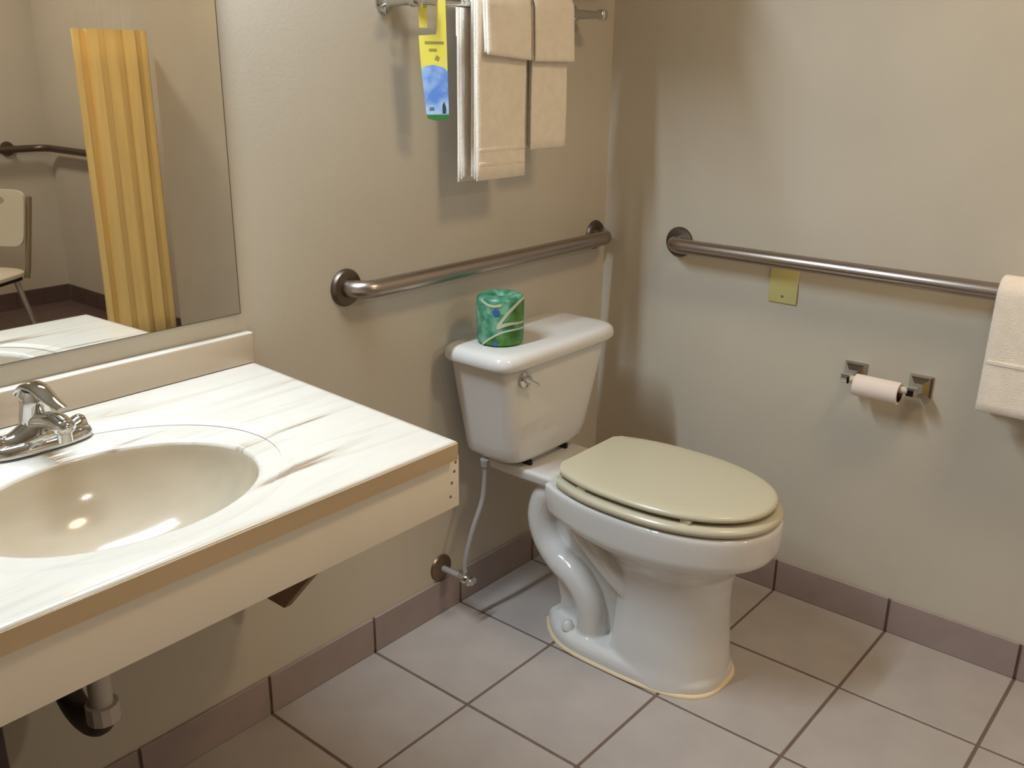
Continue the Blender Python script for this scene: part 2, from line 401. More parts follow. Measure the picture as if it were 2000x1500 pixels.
# drain trap under the counter
tr = thing('drain_trap', 'pale plastic drain trap hanging under the basin counter', 'pipe', (-1.692, -0.25, 0.36))
bm = bmesh.new(); tube(bm, [(CX, -0.33, 0.655), (CX, -0.33, 0.63)] + spline([(CX, -0.33, 0.62), (-1.685, -0.29, 0.60), (-1.692, -0.25, 0.57), (-1.692, -0.25, 0.55)], 5)[1:] + [(-1.692, -0.25, 0.385)], 0.0175, 18); mesh_obj('tailpiece', bm, PVC, tr, True, 60)
bm = bmesh.new()
U = [(-1.692, -0.25+0.065-0.065*math.cos(a_)*1.0, 0.408-0.052*math.sin(a_)) for a_ in [PI*k/14 for k in range(15)]]
tube(bm, U + [(-1.692, -0.12, 0.46)], 0.021, 18); mesh_obj('u_bend', bm, DARKPVC, tr, True, 60)
bm = bmesh.new(); lathe(bm, [(0, 0), (0.025, 0), (0.025, 0.030), (0, 0.030)], (-1.692, -0.25, 0.388), (0, 0, 1), 12); mesh_obj('slip_nut', bm, PVC, tr, True, 25)
bm = bmesh.new(); tube(bm, [(-1.692, -0.12, 0.455)] + fillet_path((-1.692, -0.12, 0.47), (-1.692, -0.12, 0.52), (-1.692, -0.04, 0.52), 0.03, 6) + [(-1.692, -0.0015, 0.52)], 0.0175, 18); mesh_obj('trap_arm', bm, PVC, tr, True, 60)

# ------------------------------------------------------------------ toilet
TX = -0.480
toi = thing('toilet', 'white two-piece toilet with beige seat and closed lid between basin and wall corner', 'toilet', (TX, -0.4, 0))
def egg(hw, yb, ym, yf, z, wb=0.78, n=56, nf=2.15, nb=2.6):
    """hw half width at ym, front tip yf, back yb where the half width is hw*wb"""
    out = []
    h = n//2
    for k in range(h+1):   # front half, from +x side to -x side through the tip
        t = PI*k/h; c, s = math.cos(t), math.sin(t)
        out.append((TX+hw*math.copysign(abs(c)**(2/nf), c), ym-(ym-yf)*abs(s)**(2/nf), z))
    m_ = 7
    for k in range(1, m_+1):
        t = k/m_; out.append((TX-hw*(1-(1-wb)*t**nb), ym+(yb-ym)*t, z))
    for k in range(1, 6): out.append((TX-hw*wb*(1-2*k/6), yb, z))
    for k in range(m_, 0, -1):
        t = k/m_; out.append((TX+hw*(1-(1-wb)*t**nb), ym+(yb-ym)*t, z))
    return out
def blob(name, builder, parent, mt, voxel=0.005, it=6, fac=0.6):
    bm = bmesh.new(); builder(bm); bmesh.ops.recalc_face_normals(bm, faces=bm.faces)
    me = bpy.data.meshes.new('tmp'); bm.to_mesh(me); bm.free()
    t = bpy.data.objects.new('tmp', me); C.objects.link(t)
    r = t.modifiers.new('r', 'REMESH'); r.mode = 'VOXEL'; r.voxel_size = voxel; r.use_smooth_shade = True
    s = t.modifiers.new('s', 'SMOOTH'); s.iterations = it; s.factor = fac
    dg = bpy.context.evaluated_depsgraph_get(); me2 = bpy.data.meshes.new_from_object(t.evaluated_get(dg))
    bpy.data.objects.remove(t); bpy.data.meshes.remove(me)
    return link(name, me2, mt, parent, True)
RZ = 0.430
def bowl_build(bm):
    # bowl proper: rim band then undercut to the pedestal
    L = [(0.000, 0.131, -0.46, -0.57, -0.712, 0.85), (0.05, 0.122, -0.46, -0.57, -0.710, 0.8), (0.14, 0.113, -0.46, -0.57, -0.703, 0.75), (0.20, 0.110, -0.46, -0.57, -0.700, 0.7),
         (0.25, 0.112, -0.455, -0.565, -0.702, 0.65), (0.285, 0.122, -0.43, -0.555, -0.710, 0.6), (0.31, 0.140, -0.40, -0.54, -0.728, 0.6), (0.328, 0.158, -0.36, -0.53, -0.752, 0.6), (0.340, 0.171, -0.33, -0.525, -0.776, 0.65), (0.350, 0.179, -0.31, -0.52, -0.792, 0.7),
         (0.362, 0.182, -0.29, -0.52, -0.798, 0.75), (0.40, 0.183, -0.28, -0.52, -0.801, 0.75), (0.422, 0.183, -0.28, -0.52, -0.801, 0.75), (RZ, 0.180, -0.28, -0.52, -0.797, 0.75)]
    loft(bm, [egg(hw, yb, ym, yf, z, wb) for z, hw, yb, ym, yf, wb in L])
    # deck under the tank
    loft(bm, [sup(TX, -0.20, 0.392, 0.090, 0.15, 5, 32), sup(TX, -0.20, 0.404, 0.108, 0.168, 5, 32), sup(TX, -0.20, 0.424, 0.112, 0.172, 5, 32), sup(TX, -0.20, RZ, 0.108, 0.168, 5, 32)])
    # trapway: upper and lower limbs standing out on both flanks
    for sgn in (-1, 1):
        X = TX+sgn*0.080
        pts = spline([(X, -0.275, 0.385), (X, -0.306, 0.355), (X, -0.372, 0.292), (X, -0.438, 0.236), (X-sgn*0.004, -0.490, 0.198)], 6)
        tube(bm, pts, [0.026]*len(pts), 16)
        X = TX+sgn*0.062
        pts = spline([(X, -0.285, 0.380), (X, -0.236, 0.362), (X, -0.218, 0.30), (X, -0.238, 0.240), (X+sgn*0.008, -0.285, 0.203), (X+sgn*0.016, -0.345, 0.176), (X+sgn*0.014, -0.382, 0.12), (X+sgn*0.008, -0.388, 0.03)], 6)
        tube(bm, pts, [0.037]*len(pts), 16)
    # inner web between the tubes and the foot
    prism(bm, [(-0.52, 0.0), (-0.265, 0.0), (-0.275, 0.08), (-0.250, 0.17), (-0.205, 0.25), (-0.205, 0.345), (-0.24, 0.40), (-0.50, 0.40)], 0, TX-0.052, TX+0.052)
    # foot
    L = [(0.0, 0.133), (0.022, 0.133), (0.034, 0.128), (0.042, 0.116)]
    for z_ in (0,):
        loft(bm, [egg(hw, -0.235-(0.133-hw), -0.44, -0.712+(0.133-hw), z, 0.35, nf=3.0, nb=3.2) for z, hw in L])
blob('bowl', bowl_build, toi, CHINA, 0.004, 6, 0.5)
bm = bmesh.new()
loft(bm, [egg(0.139, -0.229, -0.44, -0.719, 0.0005, 0.35, nf=3.0, nb=3.2), egg(0.1385, -0.2295, -0.44, -0.7185, 0.004, 0.35, nf=3.0, nb=3.2), egg(0.1335, -0.2345, -0.44, -0.7125, 0.007, 0.35, nf=3.0, nb=3.2)])
mesh_obj('caulk_line', bm, CAULK, toi, True, 60)
for sgn in (-1, 1):
    bm = bmesh.new(); lathe(bm, [(0, 0), (0.0155, 0), (0.0155, 0.006), (0.012, 0.018), (0.006, 0.023), (0, 0.024)], (TX+sgn*0.100, -0.335, 0.040), (0, 0, 1), 20); mesh_obj('bolt_cap', bm, CHINA, toi, True, 60)
# tank
bm = bmesh.new()
tk = []
for z, hw, yf, n in ((0.443, 0.120, -0.175, 5), (0.4445, 0.135, -0.188, 5), (0.451, 0.146, -0.197, 5), (0.462, 0.152, -0.202, 5.5), (0.49, 0.158, -0.205, 6), (0.56, 0.173, -0.211, 6.5), (0.63, 0.189, -0.216, 7), (0.70, 0.204, -0.221, 7), (0.704, 0.203, -0.220, 7)):
    yb = -0.022; tk.append(sup(TX, (yf+yb)/2, z, hw, (yb-yf)/2, n, 64))
loft(bm, tk); mesh_obj('tank', bm, CHINA, toi, True, 50)
bm = bmesh.new(); tk = []
for z, g in ((0.7015, -0.012), (0.7045, -0.004), (0.711, 0.0), (0.722, 0.0), (0.732, -0.0035), (0.738, -0.010), (0.7412, -0.020), (0.7425, -0.036), (0.7432, -0.07)):
    tk.append(sup(TX, -0.1275, z, 0.229+g, 0.113+g, 6, 64))
loft(bm, tk); mesh_obj('tank_lid', bm, CHINA, toi, True, 60)
for xx in (-0.077, 0.067):
    bm = bmesh.new(); bx(bm, (TX+xx-0.005, -0.193, 0.4295), (TX+xx+0.005, -0.15, 0.4445), 0.003, 2)
    mesh_obj('tank_gasket', bm, RUB, toi, True, 40)
bm = bmesh.new(); bx(bm, (TX-0.065, -0.17, 0.4292), (TX+0.055, -0.08, 0.4450), 0.003, 2); mesh_obj('tank_pad', bm, CHINA, toi, True, 40)
# flush lever, front upper left corner of the tank
fl = thing  # noqa
LXp, LYp, LZp = TX-0.142, -0.2195, 0.675
bm = bmesh.new(); lathe(bm, [(0, 0), (0.0195, 0), (0.0195, 0.005), (0.010, 0.009), (0.010, 0.017), (0, 0.018)], (LXp, LYp+0.002, LZp), (0, -1, 0), 20); lev = mesh_obj('flush_lever', bm, CHROME, toi, True, 40)
bm = bmesh.new()
rr = []
for i in range(9):
    t = i/8; xx = LXp-0.024+0.046*t; yy = LYp-0.018-0.004*t; zz = LZp+0.013-0.028*t; h = 0.0065-0.0005*t; dd = 0.0055
    rr.append([(xx, yy+dd*math.cos(a_), zz+h*math.sin(a_)) for a_ in [2*PI*j/12 for j in range(12)]])
loft(bm, rr); mesh_obj('lever_arm', bm, CHROME, lev, True, 50)
# seat ring (open ring), lid, hinges, bumpers
def ringmesh(bm, outer, inner):
    """outer/inner: lists of rings bottom->top; makes a closed annular solid"""
    vo = [[bm.verts.new(p) for p in r] for r in outer]; vi = [[bm.verts.new(p) for p in r] for r in inner]
    for i in range(len(vo)-1): ring_faces(bm, vo[i], vo[i+1])
    for i in range(len(vi)-1): ring_faces(bm, vi[i+1], vi[i])
    ring_faces(bm, vo[-1], vi[-1]); ring_faces(bm, vi[0], vo[0])
S0 = RZ+0.0035
bm = bmesh.new()
def sr(g, z, hw=0.184, yf=-0.799, yb=-0.322): return egg(hw+g, yb-g*0.6 if g < 0 else yb, -0.52, yf-g, z, 0.80)
outer = [sr(-0.006, S0), sr(-0.001, S0+0.004), sr(0.001, S0+0.010), sr(-0.002, S0+0.016), sr(-0.009, S0+0.0205), sr(-0.018, S0+0.022)]
inner = [egg(0.115, -0.40, -0.52, -0.72, S0, 0.80), egg(0.112, -0.40, -0.52, -0.717, S0+0.010, 0.80), egg(0.125, -0.395, -0.52, -0.73, S0+0.021, 0.80)]
ringmesh(bm, outer, inner); mesh_obj('seat_ring', bm, SEAT, toi, True, 60)
bm = bmesh.new(); L0 = S0+0.0300
def lr(g, z): return egg(0.174+g, -0.325-g*0.5, -0.52, -0.786-g, z, 0.80)
loft(bm, [lr(-0.012, L0), lr(-0.003, L0+0.001), lr(0.0, L0+0.005), lr(-0.001, L0+0.010), lr(-0.006, L0+0.0145), lr(-0.014, L0+0.0165), lr(-0.04, L0+0.0172)])
mesh_obj('seat_lid', bm, SEAT, toi, True, 60)
for yy, xx in ((-0.66, 0.140), (-0.66, -0.140), (-0.40, 0.15), (-0.40, -0.15)):
    bm = bmesh.new(); bx(bm, (TX+xx-0.008, yy-0.012, S0+0.0205), (TX+xx+0.008, yy+0.012, L0+0.0005), 0.001, 1); mesh_obj('seat_bumper', bm, SEAT, toi, True, 40)
for sgn in (-1, 1):
    bm = bmesh.new(); bx(bm, (TX+sgn*0.088-0.022, -0.328, RZ-0.001), (TX+sgn*0.088+0.022, -0.300, L0+0.006), 0.007, 3); mesh_obj('hinge', bm, SEAT, toi, True, 40)

# wrapped tissue roll on the tank
def wrapmat(name, c1, c2, c3):
    M = bpy.data.materials.new(name); M.use_nodes = True; nt = M.node_tree; b = nt.nodes['Principled BSDF']
    b.inputs['Roughness'].default_value = 0.38
    tc = nt.nodes.new('ShaderNodeTexCoord'); n = nt.nodes.new('ShaderNodeTexNoise'); n.inputs['Scale'].default_value = 38; n.inputs['Detail'].default_value = 5
    nt.links.new(tc.outputs['Object'], n.inputs[0]); rp = nt.nodes.new('ShaderNodeValToRGB'); nt.links.new(n.outputs[0], rp.inputs[0])
    e = rp.color_ramp.elements; e[0].position = 0.36; e[0].color = c1; e[1].position = 0.66; e[1].color = c3; x = e.new(0.5); x.color = c2
    nt.links.new(rp.outputs[0], b.inputs['Base Color'])
    n2 = nt.nodes.new('ShaderNodeTexNoise'); n2.inputs['Scale'].default_value = 60; nt.links.new(tc.outputs['Object'], n2.inputs[0])
    bp = nt.nodes.new('ShaderNodeBump'); bp.inputs['Strength'].default_value = 0.5; bp.inputs['Distance'].default_value = 0.002
    nt.links.new(n2.outputs[0], bp.inputs['Height']); nt.links.new(bp.outputs[0], b.inputs['Normal']); return M
GREEN = wrapmat('green_wrapper', srgb(40, 110, 84), srgb(74, 140, 108), srgb(120, 172, 146))
LEAFG = wrapmat('leaf_green_wrapper', srgb(50, 104, 36), srgb(76, 128, 56), srgb(96, 142, 80))
CREAM = mat('cream_print', srgb(196, 200, 170), 0.4); BLUE = mat('blue_print', srgb(62, 96, 160), 0.4)
RX, RY, RR, RH, RB = -0.600, -0.124, 0.0555, 0.115, 0.7435
roll = thing('wrapped_toilet_roll', 'green and cream paper-wrapped toilet roll standing on the tank lid', 'toilet roll', (RX, RY, RB))
bm = bmesh.new()
lathe(bm, [(0, 0.0008), (RR-0.008, 0.0), (RR-0.002, 0.003), (RR, 0.010), (RR+0.0005, RH*0.5), (RR, RH-0.012), (RR-0.003, RH-0.004), (RR-0.010, RH), (0.030, RH+0.001), (0.019, RH-0.006), (0.012, RH-0.020), (0, RH-0.022)], (RX, RY, RB), (0, 0, 1), 56)
mesh_obj('wrapper', bm, GREEN, roll, True, 80)
va = math.atan2(-1.5222-RY, -2.2385-RX)   # towards the viewer side of the roll
def onroll(u, h, off):
    th = va + math.asin(max(-0.999, min(0.999, u))); r = RR+0.0006+off
    return Vector((RX+r*math.cos(th), RY+r*math.sin(th), RB+0.004+h*(RH-0.012)))
def ribbon(name, pts, wd, mt, off=0.0003):
    P = spline([(a, b_, 0) for a, b_ in pts], 6); bm = bmesh.new(); top_, bot = [], []
    for i, p in enumerate(P):
        t = (P[min(i+1, len(P)-1)]-P[max(i-1, 0)]).normalized(); nn = Vector((-t.y, t.x, 0)); k = wd if not callable(wd) else wd(i/(len(P)-1))
        a = p+nn*k; b_ = p-nn*k
        top_.append((bm.verts.new(onroll(a.x, a.y, off)), bm.verts.new(onroll(a.x, a.y, -0.001))))
        bot.append((bm.verts.new(onroll(b_.x, b_.y, off)), bm.verts.new(onroll(b_.x, b_.y, -0.001))))
    for i in range(len(P)-1):
        bm.faces.new((top_[i][0], top_[i+1][0], bot[i+1][0], bot[i][0])); bm.faces.new((top_[i][1], top_[i+1][1], top_[i+1][0], top_[i][0]))
        bm.faces.new((bot[i][0], bot[i+1][0], bot[i+1][1], bot[i][1])); bm.faces.new((bot[i][1], bot[i+1][1], top_[i+1][1], top_[i][1]))
    bm.faces.new((top_[0][0], bot[0][0], bot[0][1], top_[0][1])); bm.faces.new((top_[-1][1], bot[-1][1], bot[-1][0], top_[-1][0]))
    return mesh_obj(name, bm, mt, roll, True, 60)
def patch(name, pts, mt, off):
    bm = bmesh.new(); c = Vector((sum(p[0] for p in pts)/len(pts), sum(p[1] for p in pts)/len(pts)))
    rings = []
    n = 10; allr = []
    ring_pts = []
    for i in range(len(pts)):
        a, b_ = Vector(pts[i]), Vector(pts[(i+1) % len(pts)])
        for k in range(5): ring_pts.append(a.lerp(b_, k/5))
    for s in (1.0, 0.75, 0.5, 0.25, 0.05): allr.append([onroll(*(c+(p-c)*s), off) for p in ring_pts])
    allr = [[onroll(p.x, p.y, -0.001) for p in ring_pts]] + allr
    loft(bm, allr, False, True); return mesh_obj(name, bm, mt, roll, True, 60)
patch('leaf_print', [(-0.60, 0.02), (-0.30, 0.16), (0.05, 0.25), (0.4, 0.30), (0.93, 0.32), (0.93, 0.0), (0.2, 0.0), (-0.3, 0.0)], LEAFG, 0.0002)
patch('leaf_print', [(0.18, 0.48), (0.35, 0.62), (0.62, 0.84), (0.94, 0.98), (0.94, 0.50), (0.55, 0.49)], LEAFG, 0.0002)
ribbon('cream_stripe', [(-0.72, 0.0), (-0.45, 0.14), (-0.05, 0.28), (0.4, 0.345), (0.95, 0.35)], 0.022, CREAM, 0.0006)
ribbon('cream_stripe', [(-0.12, 0.42), (0.05, 0.56), (0.35, 0.76), (0.70, 0.93), (0.96, 1.02)], lambda t: 0.055*(1-t)+0.022*t, CREAM, 0.0007)
ribbon('cream_stripe', [(-0.14, 0.42), (0.2, 0.48), (0.5, 0.50), (0.95, 0.48)], lambda t: 0.05*(1-t)+0.02*t, CREAM, 0.0008)
ribbon('cream_stripe', [(-0.78, 1.0), (-0.55, 0.93), (-0.3, 0.90), (0.05, 0.93)], 0.028, CREAM, 0.0006)
patch('blue_dot', [(-0.30, 0.70), (-0.2, 0.66), (-0.04, 0.70), (-0.04, 0.80), (-0.2, 0.84), (-0.32, 0.80)], BLUE, 0.0005)
patch('blue_dot', [(-0.32, 0.02), (-0.2, -0.01), (-0.06, 0.03), (-0.18, 0.13)], BLUE, 0.0009)

# ------------------------------------------------------------------ supply valve and hose
vx, vz = -0.684, 0.130
val = thing('supply_valve', 'small chrome shutoff valve with hose on the wall left of the toilet', 'valve', (vx, 0, vz))
bm = bmesh.new(); lathe(bm, [(0, 0.0005), (0.036, 0.0005), (0.034, 0.006), (0.020, 0.011), (0, 0.011)], (vx, 0, vz), (0, -1, 0), 28); mesh_obj('escutcheon', bm, mat('tarnished_brass', srgb(134, 110, 88), 0.4, metal=0.8), val, True, 50)
bm = bmesh.new(); tube(bm, [(vx, -0.008, vz), (vx, -0.075, vz)], 0.0085, 14); mesh_obj('stub_pipe', bm, BRAID, val, True, 50)
bm = bmesh.new(); lathe(bm, [(0, 0), (0.013, 0), (0.013, 0.024), (0.009, 0.030), (0, 0.030)], (vx, -0.070, vz), (0, -1, 0), 16)
tube(bm, [(vx, -0.085, vz), (vx, -0.085, vz+0.026)], 0.008, 12); mesh_obj('valve_body', bm, CHROME, val, True, 40)
bm = bmesh.new(); loft(bm, [[(vx+0.019*math.cos(a_)*s, y_, vz+0.011*math.sin(a_)*s) for a_ in [2*PI*k/20 for k in range(20)]] for s, y_ in ((0.8, -0.100), (1, -0.102), (1, -0.110), (0.8, -0.113))]); mesh_obj('valve_handle', bm, CHROME, val, True, 40)
bm = bmesh.new(); hp = spline([(vx, -0.085, vz+0.022), (vx+0.004, -0.086, 0.19), (vx+0.022, -0.092, 0.26), (vx+0.050, -0.098, 0.33), (vx+0.058, -0.10, 0.39), (vx+0.0585, -0.10, 0.425)], 8)
tube(bm, hp, 0.0062, 12); mesh_obj('supply_hose', bm, BRAID, val, True, 60)
bm = bmesh.new(); lathe(bm, [(0, 0), (0.010, 0), (0.012, 0.018), (0, 0.018)], (vx+0.0585, -0.10, 0.424), (0, 0, 1), 12); mesh_obj('coupling_nut', bm, BRAID, val, True, 30)

# ------------------------------------------------------------------ grab bars
def grab_bar(label, z, wall_ax, c0, c1, off=0.055, r=0.019, fr=0.040):
    """straight bar with turned-in ends; wall_ax 1: along x on y=0, 0: along y on x=0"""
    P = (lambda s, dd, zz=z: (s, -dd, zz)) if wall_ax == 1 else (lambda s, dd, zz=z: (-dd, s, zz))
    t = thing('grab_bar', label, 'grab bar', P((c0+c1)/2, 0))
    sg = 1 if c1 > c0 else -1
    path = [P(c0, 0.002), P(c0, 0.008)] + fillet_path(P(c0, 0), P(c0, off), P(c1, off), 0.040, 8) + fillet_path(P(c0, off), P(c1, off), P(c1, 0), 0.040, 8) + [P(c1, 0.008), P(c1, 0.002)]
    bm = bmesh.new(); tube(bm, path, r, 24); mesh_obj('bar', bm, STEEL, t, True, 60)
    for c in (c0, c1):
        bm = bmesh.new(); lathe(bm, [(0.017, 0.0004), (fr, 0.0004), (fr, 0.004), (fr-0.004, 0.010), (0.0235, 0.0125), (0.0195, 0.0125), (0.017, 0.006)], P(c, 0), tuple(Vector(P(0, 1, 0))-Vector(P(0, 0, 0))), 36)
        mesh_obj('flange', bm, STEELF, t, True, 40)
    return t
grab_bar('brushed steel grab bar on the back wall above the toilet tank', 0.913, 1, -0.958, -0.052)
grab_bar('long brushed steel grab bar on the right wall with a white towel over it', 0.916, 0, -0.244, -1.31)
# shower alcove bar turning the corner
t = thing('grab_bar', 'grab bar wrapping the far shower corner, seen in the mirror', 'grab bar', (0.3, -3.9, 0.885))
bm = bmesh.new()
path = [(AX-0.004, -3.05, 0.885)] + fillet_path((AX, -3.05, 0.885), (AX-0.055, -3.05, 0.885), (AX-0.055, -3.9, 0.885), 0.04, 6) + fillet_path((AX-0.055, -3.5, 0.885), (AX-0.055, BY+0.055, 0.885), (-0.5, BY+0.055, 0.885), 0.08, 8) + [(-0.78, BY+0.055, 0.885)] + fillet_path((-0.78, BY+0.055, 0.885), (-0.9, BY+0.055, 0.885), (-0.9, BY, 0.885), 0.04, 6) + [(-0.9, BY+0.004, 0.885)]
tube(bm, path, 0.019, 18); mesh_obj('bar', bm, STEELF, t, True, 60)
for o_, ax in (((AX-0.0004, -3.05, 0.885), (-1, 0, 0)), ((0.085, BY+0.0004, 0.885), (0, 1, 0)), ((-0.9, BY+0.0004, 0.885), (0, 1, 0))):
    bm = bmesh.new(); lathe(bm, [(0, 0), (0.040, 0), (0.036, 0.010), (0.018, 0.012), (0.016, 0.040), (0, 0.040)], o_, ax, 24); mesh_obj('flange', bm, STEELF, t, True, 40)

# ------------------------------------------------------------------ towel rail, towels, door hanger
RBY, RBZ, RX0, RX1 = -0.090, 1.480, -0.825, -0.185
t = thing('towel_rail', 'chrome towel rail high on the back wall holding folded white towels', 'towel rail', (-0.5, 0, RBZ))
bm = bmesh.new(); tube(bm, [(RX0-0.012, RBY, RBZ), (RX1+0.012, RBY, RBZ)], 0.0080, 18); mesh_obj('rail', bm, CHROME, t, True, 50)
for xx in (RX0, RX1):
    bm = bmesh.new(); lathe(bm, [(0, 0.0004), (0.024, 0.0004), (0.024, 0.004), (0.014, 0.011), (0.0095, 0.022), (0.0095, 0.076), (0.013, 0.082), (0.013, 0.098), (0.008, 0.102), (0, 0.102)], (xx, 0, RBZ), (0, -1, 0), 26); mesh_obj('post', bm, CHROME, t, True, 45)
tsf = thing('towel_shelf', 'chrome rod towel shelf above the rail of hanging towels', 'shelf', (-0.5, 0, 1.66))
for k in range(5):
    bm = bmesh.new(); yk = -0.05-0.05*k; tube(bm, [(RX0-0.01, yk, 1.66), (RX1+0.01, yk, 1.66)], 0.005, 12); mesh_obj('shelf_rod', bm, CHROME, tsf, True, 50)
for xx in (RX0, RX1):
    bm = bmesh.new(); bx(bm, (xx-0.004, -0.258, 1.650), (xx+0.004, -0.0005, 1.670), 0.002, 1); mesh_obj('shelf_bracket', bm, CHROME, tsf, True, 40)
for k, (xa, xb) in enumerate(((-0.80, -0.51), (-0.49, -0.21))):
    for q in range(2):
        bm = bmesh.new(); z_ = 1.6655+q*0.062
        for L in range(3): bx(bm, (xa+0.003*L, -0.255, z_+L*0.0205), (xb-0.002*L, -0.012, z_+L*0.0205+0.0200), 0.008, 3)
        o = mesh_obj('folded_towel', bm, TOWEL, None, True, 60)
        tag(o, '%s folded white bath towel on the %s end of the shelf' % (('lower', 'upper')[q], ('left', 'right')[k]), 'towel', 'folded bath towels on the chrome shelf')
def towel(name, label, cat, group, x0, x1, zf, zb, g0, layers, lt=0.0105, gap=0.0015, ax=0, cy=None, cz=None, seedv=0, flare=0.0, skew=0.0, border=None, rod=0.009):
    """folded towel draped over a rail: nested inverted-U layers; ax 0 rail along x, 1 rail along y"""
    cy = RBY if cy is None else cy; cz = RBZ if cz is None else cz
    bm = bmesh.new()
    for L in range(layers):
        ri = g0 + L*(lt+gap); ro = ri+lt
        zff = zf + 0.004*(layers-1-L); zbb = zb + 0.006*(layers-1-L)
        def prof(s):
            pts = []
            nseg = 14
            for k in range(nseg+1): pts.append(('f', k/nseg))
            out_o, out_i = [], []
            fl = flare
            zf_ = zff + skew*(s-0.5)
            for k in range(nseg+1):
                tt = k/nseg; zz = zf_+(cz-zf_)*tt; wv = 0.0022*noise.noise(Vector((s*2.2+seedv, zz*7, L*3.1)))
                e_ = fl*(1-tt)
                out_o.append((cy-ro-e_-wv, zz)); out_i.append((cy-ri-e_-wv, zz))
            for k in range(1, 10):
                a_ = PI-PI*k/10
                out_o.append((cy+ro*math.cos(a_), cz+ro*math.sin(a_)*0.9)); out_i.append((cy+ri*math.cos(a_), cz+ri*math.sin(a_)*0.95))
            for k in range(nseg+1):
                tt = 1-k/nseg; zz = zbb+(cz-zbb)*tt; wv = 0.0012*noise.noise(Vector((s*2.2+seedv, zz*7, L*3.1+9)))
                out_o.append((cy+ro+wv, zz)); out_i.append((cy+ri+wv, zz))
            # rounded lower hems
            p = out_o + [(((out_o[-1][0]+out_i[-1][0])/2), zbb-lt*0.35)] + out_i[::-1] + [(((out_o[0][0]+out_i[0][0])/2), zf_-lt*0.35)]
            return p
        NX = 15; rings = []
        for i in range(NX+1):
            s = i/NX; inset_ = 0.0
            xx = x0+(x1-x0)*s
            pr = prof(s)
            jig = 0.0012*noise.noise(Vector((s*5, L*2.0+seedv, 1.0)))
            sh = 0.0025*L*(0.3 if L % 2 else -0.2)
            if i in (0, NX):
                c_ = [( (q[0]), q[1]) for q in pr]; mid = [((pr[k][0]+pr[len(pr)-2-k][0])/2, (pr[k][1]+pr[len(pr)-2-k][1])/2) if k < len(pr)-1 else pr[k] for k in range(len(pr))]
                pr2 = [(pr[k][0]*0.45+mid[k][0]*0.55, pr[k][1]*0.45+mid[k][1]*0.55) for k in range(len(pr))]
                e0 = -0.003 if i == 0 else 0.003
                ra = [(xx+jig+sh+e0*(1 if x1 > x0 else -1), q[0], q[1]) for q in pr2]; rb = [(xx+jig+sh, q[0], q[1]) for q in pr]
                rings += ([ra, rb] if i == 0 else [rb, ra])
            else: rings.append([(xx+jig+sh, q[0], q[1]) for q in pr])
        if ax == 1: rings = [[(q[1], q[0], q[2]) for q in r] for r in rings]
        loft(bm, rings)
    o = mesh_obj(name, bm, TOWEL, None, True, 70)
    o2 = tag(o, label, cat, group)
    if border:
        bm = bmesh.new(); ro = g0+layers*(lt+gap)-gap
        for zc in border:
            e_ = flare*(cz-zc)/(cz-zf)
            if ax == 0: bx(bm, (x0+0.001, cy-ro-e_-0.0022, zc-0.004), (x1-0.001, cy-ro-e_+0.002, zc+0.004), 0.001, 1)
            else: bx(bm, (cy-ro-e_-0.0022, min(x0, x1)+0.001, zc-0.004), (cy-ro-e_+0.002, max(x0, x1)-0.001, zc+0.004), 0.001, 1)
        hb = mesh_obj('woven_band', bm, TOWEL, None, True, 40); hb.parent = o
    return o2
gT = 'folded white towels on the chrome rail'
towel('bath_towel', 'long folded white towel hanging lowest, left on the chrome rail', 'towel', gT, -0.672, -0.514, 1.122, 1.116, 0.0088, 3, lt=0.0062, border=(1.185, 1.155), seedv=1.3)
towel('bath_towel', 'shorter folded white hand towel at the right of the chrome rail', 'towel', gT, -0.488, -0.362, 1.178, 1.182, 0.0088, 3, lt=0.0062, seedv=4.1)
towel('washcloth', 'white washcloth folded over the top of the longest towel', 'washcloth', gT, -0.660, -0.520, 1.378, 1.42, 0.0320, 2, lt=0.006, seedv=7.7, flare=0.004, skew=-0.010)
towel('washcloth', 'white washcloth folded over the right-hand towel', 'washcloth', gT, -0.500, -0.362, 1.371, 1.42, 0.0320, 2, lt=0.006, seedv=9.2, flare=0.003)
towel('bath_towel', 'white folded towel draped over the right-wall grab bar at the photo edge', 'towel', None, -1.062, -1.30, 0.668, 0.645, 0.0198, 2, lt=0.011, ax=1, cy=-0.055, cz=0.916, seedv=3.3, flare=0.012, border=(0.775,))

# door hanger card hooked on the rail
YEL = mat('yellow_card', srgb(228, 216, 92), 0.45); GRS = mat('green_print', srgb(60, 120, 58), 0.5)
SKY = mat('blue_photo_print', srgb(92, 140, 214), 0.45, col2=srgb(178, 206, 240), vscale=26); INK = mat('faded_ink', srgb(152, 146, 70), 0.6); DINK = mat('dark_ink', srgb(44, 66, 78), 0.6)
hg = thing('door_hanger', 'yellow and blue paper door hanger hooked on the left end of the towel rail', 'sign', (-0.76, -0.09, 1.48))
W = 0.058; XH = -0.806
def hp_(u, z, dd=0.0):   # u 0..1 across the card, card turned so its right side stands off the wall
    a = Vector((XH, -0.0745)); b_ = Vector((XH+0.060, -0.1120)); t_ = (b_-a).normalized(); n_ = Vector((t_.y, -t_.x))
    zb = 1.25; lean = 0.008*(1.5-z)/0.25
    p = a+t_*(u*W+lean)+n_*dd
    return (p.x, p.y, z)
def card(poly, mt, name, d0, d1, parent):
    bm = bmesh.new(); loft(bm, [[hp_(u, z, d0) for u, z in poly], [hp_(u, z, d1) for u, z in poly]]); return mesh_obj(name, bm, mt, parent, False)
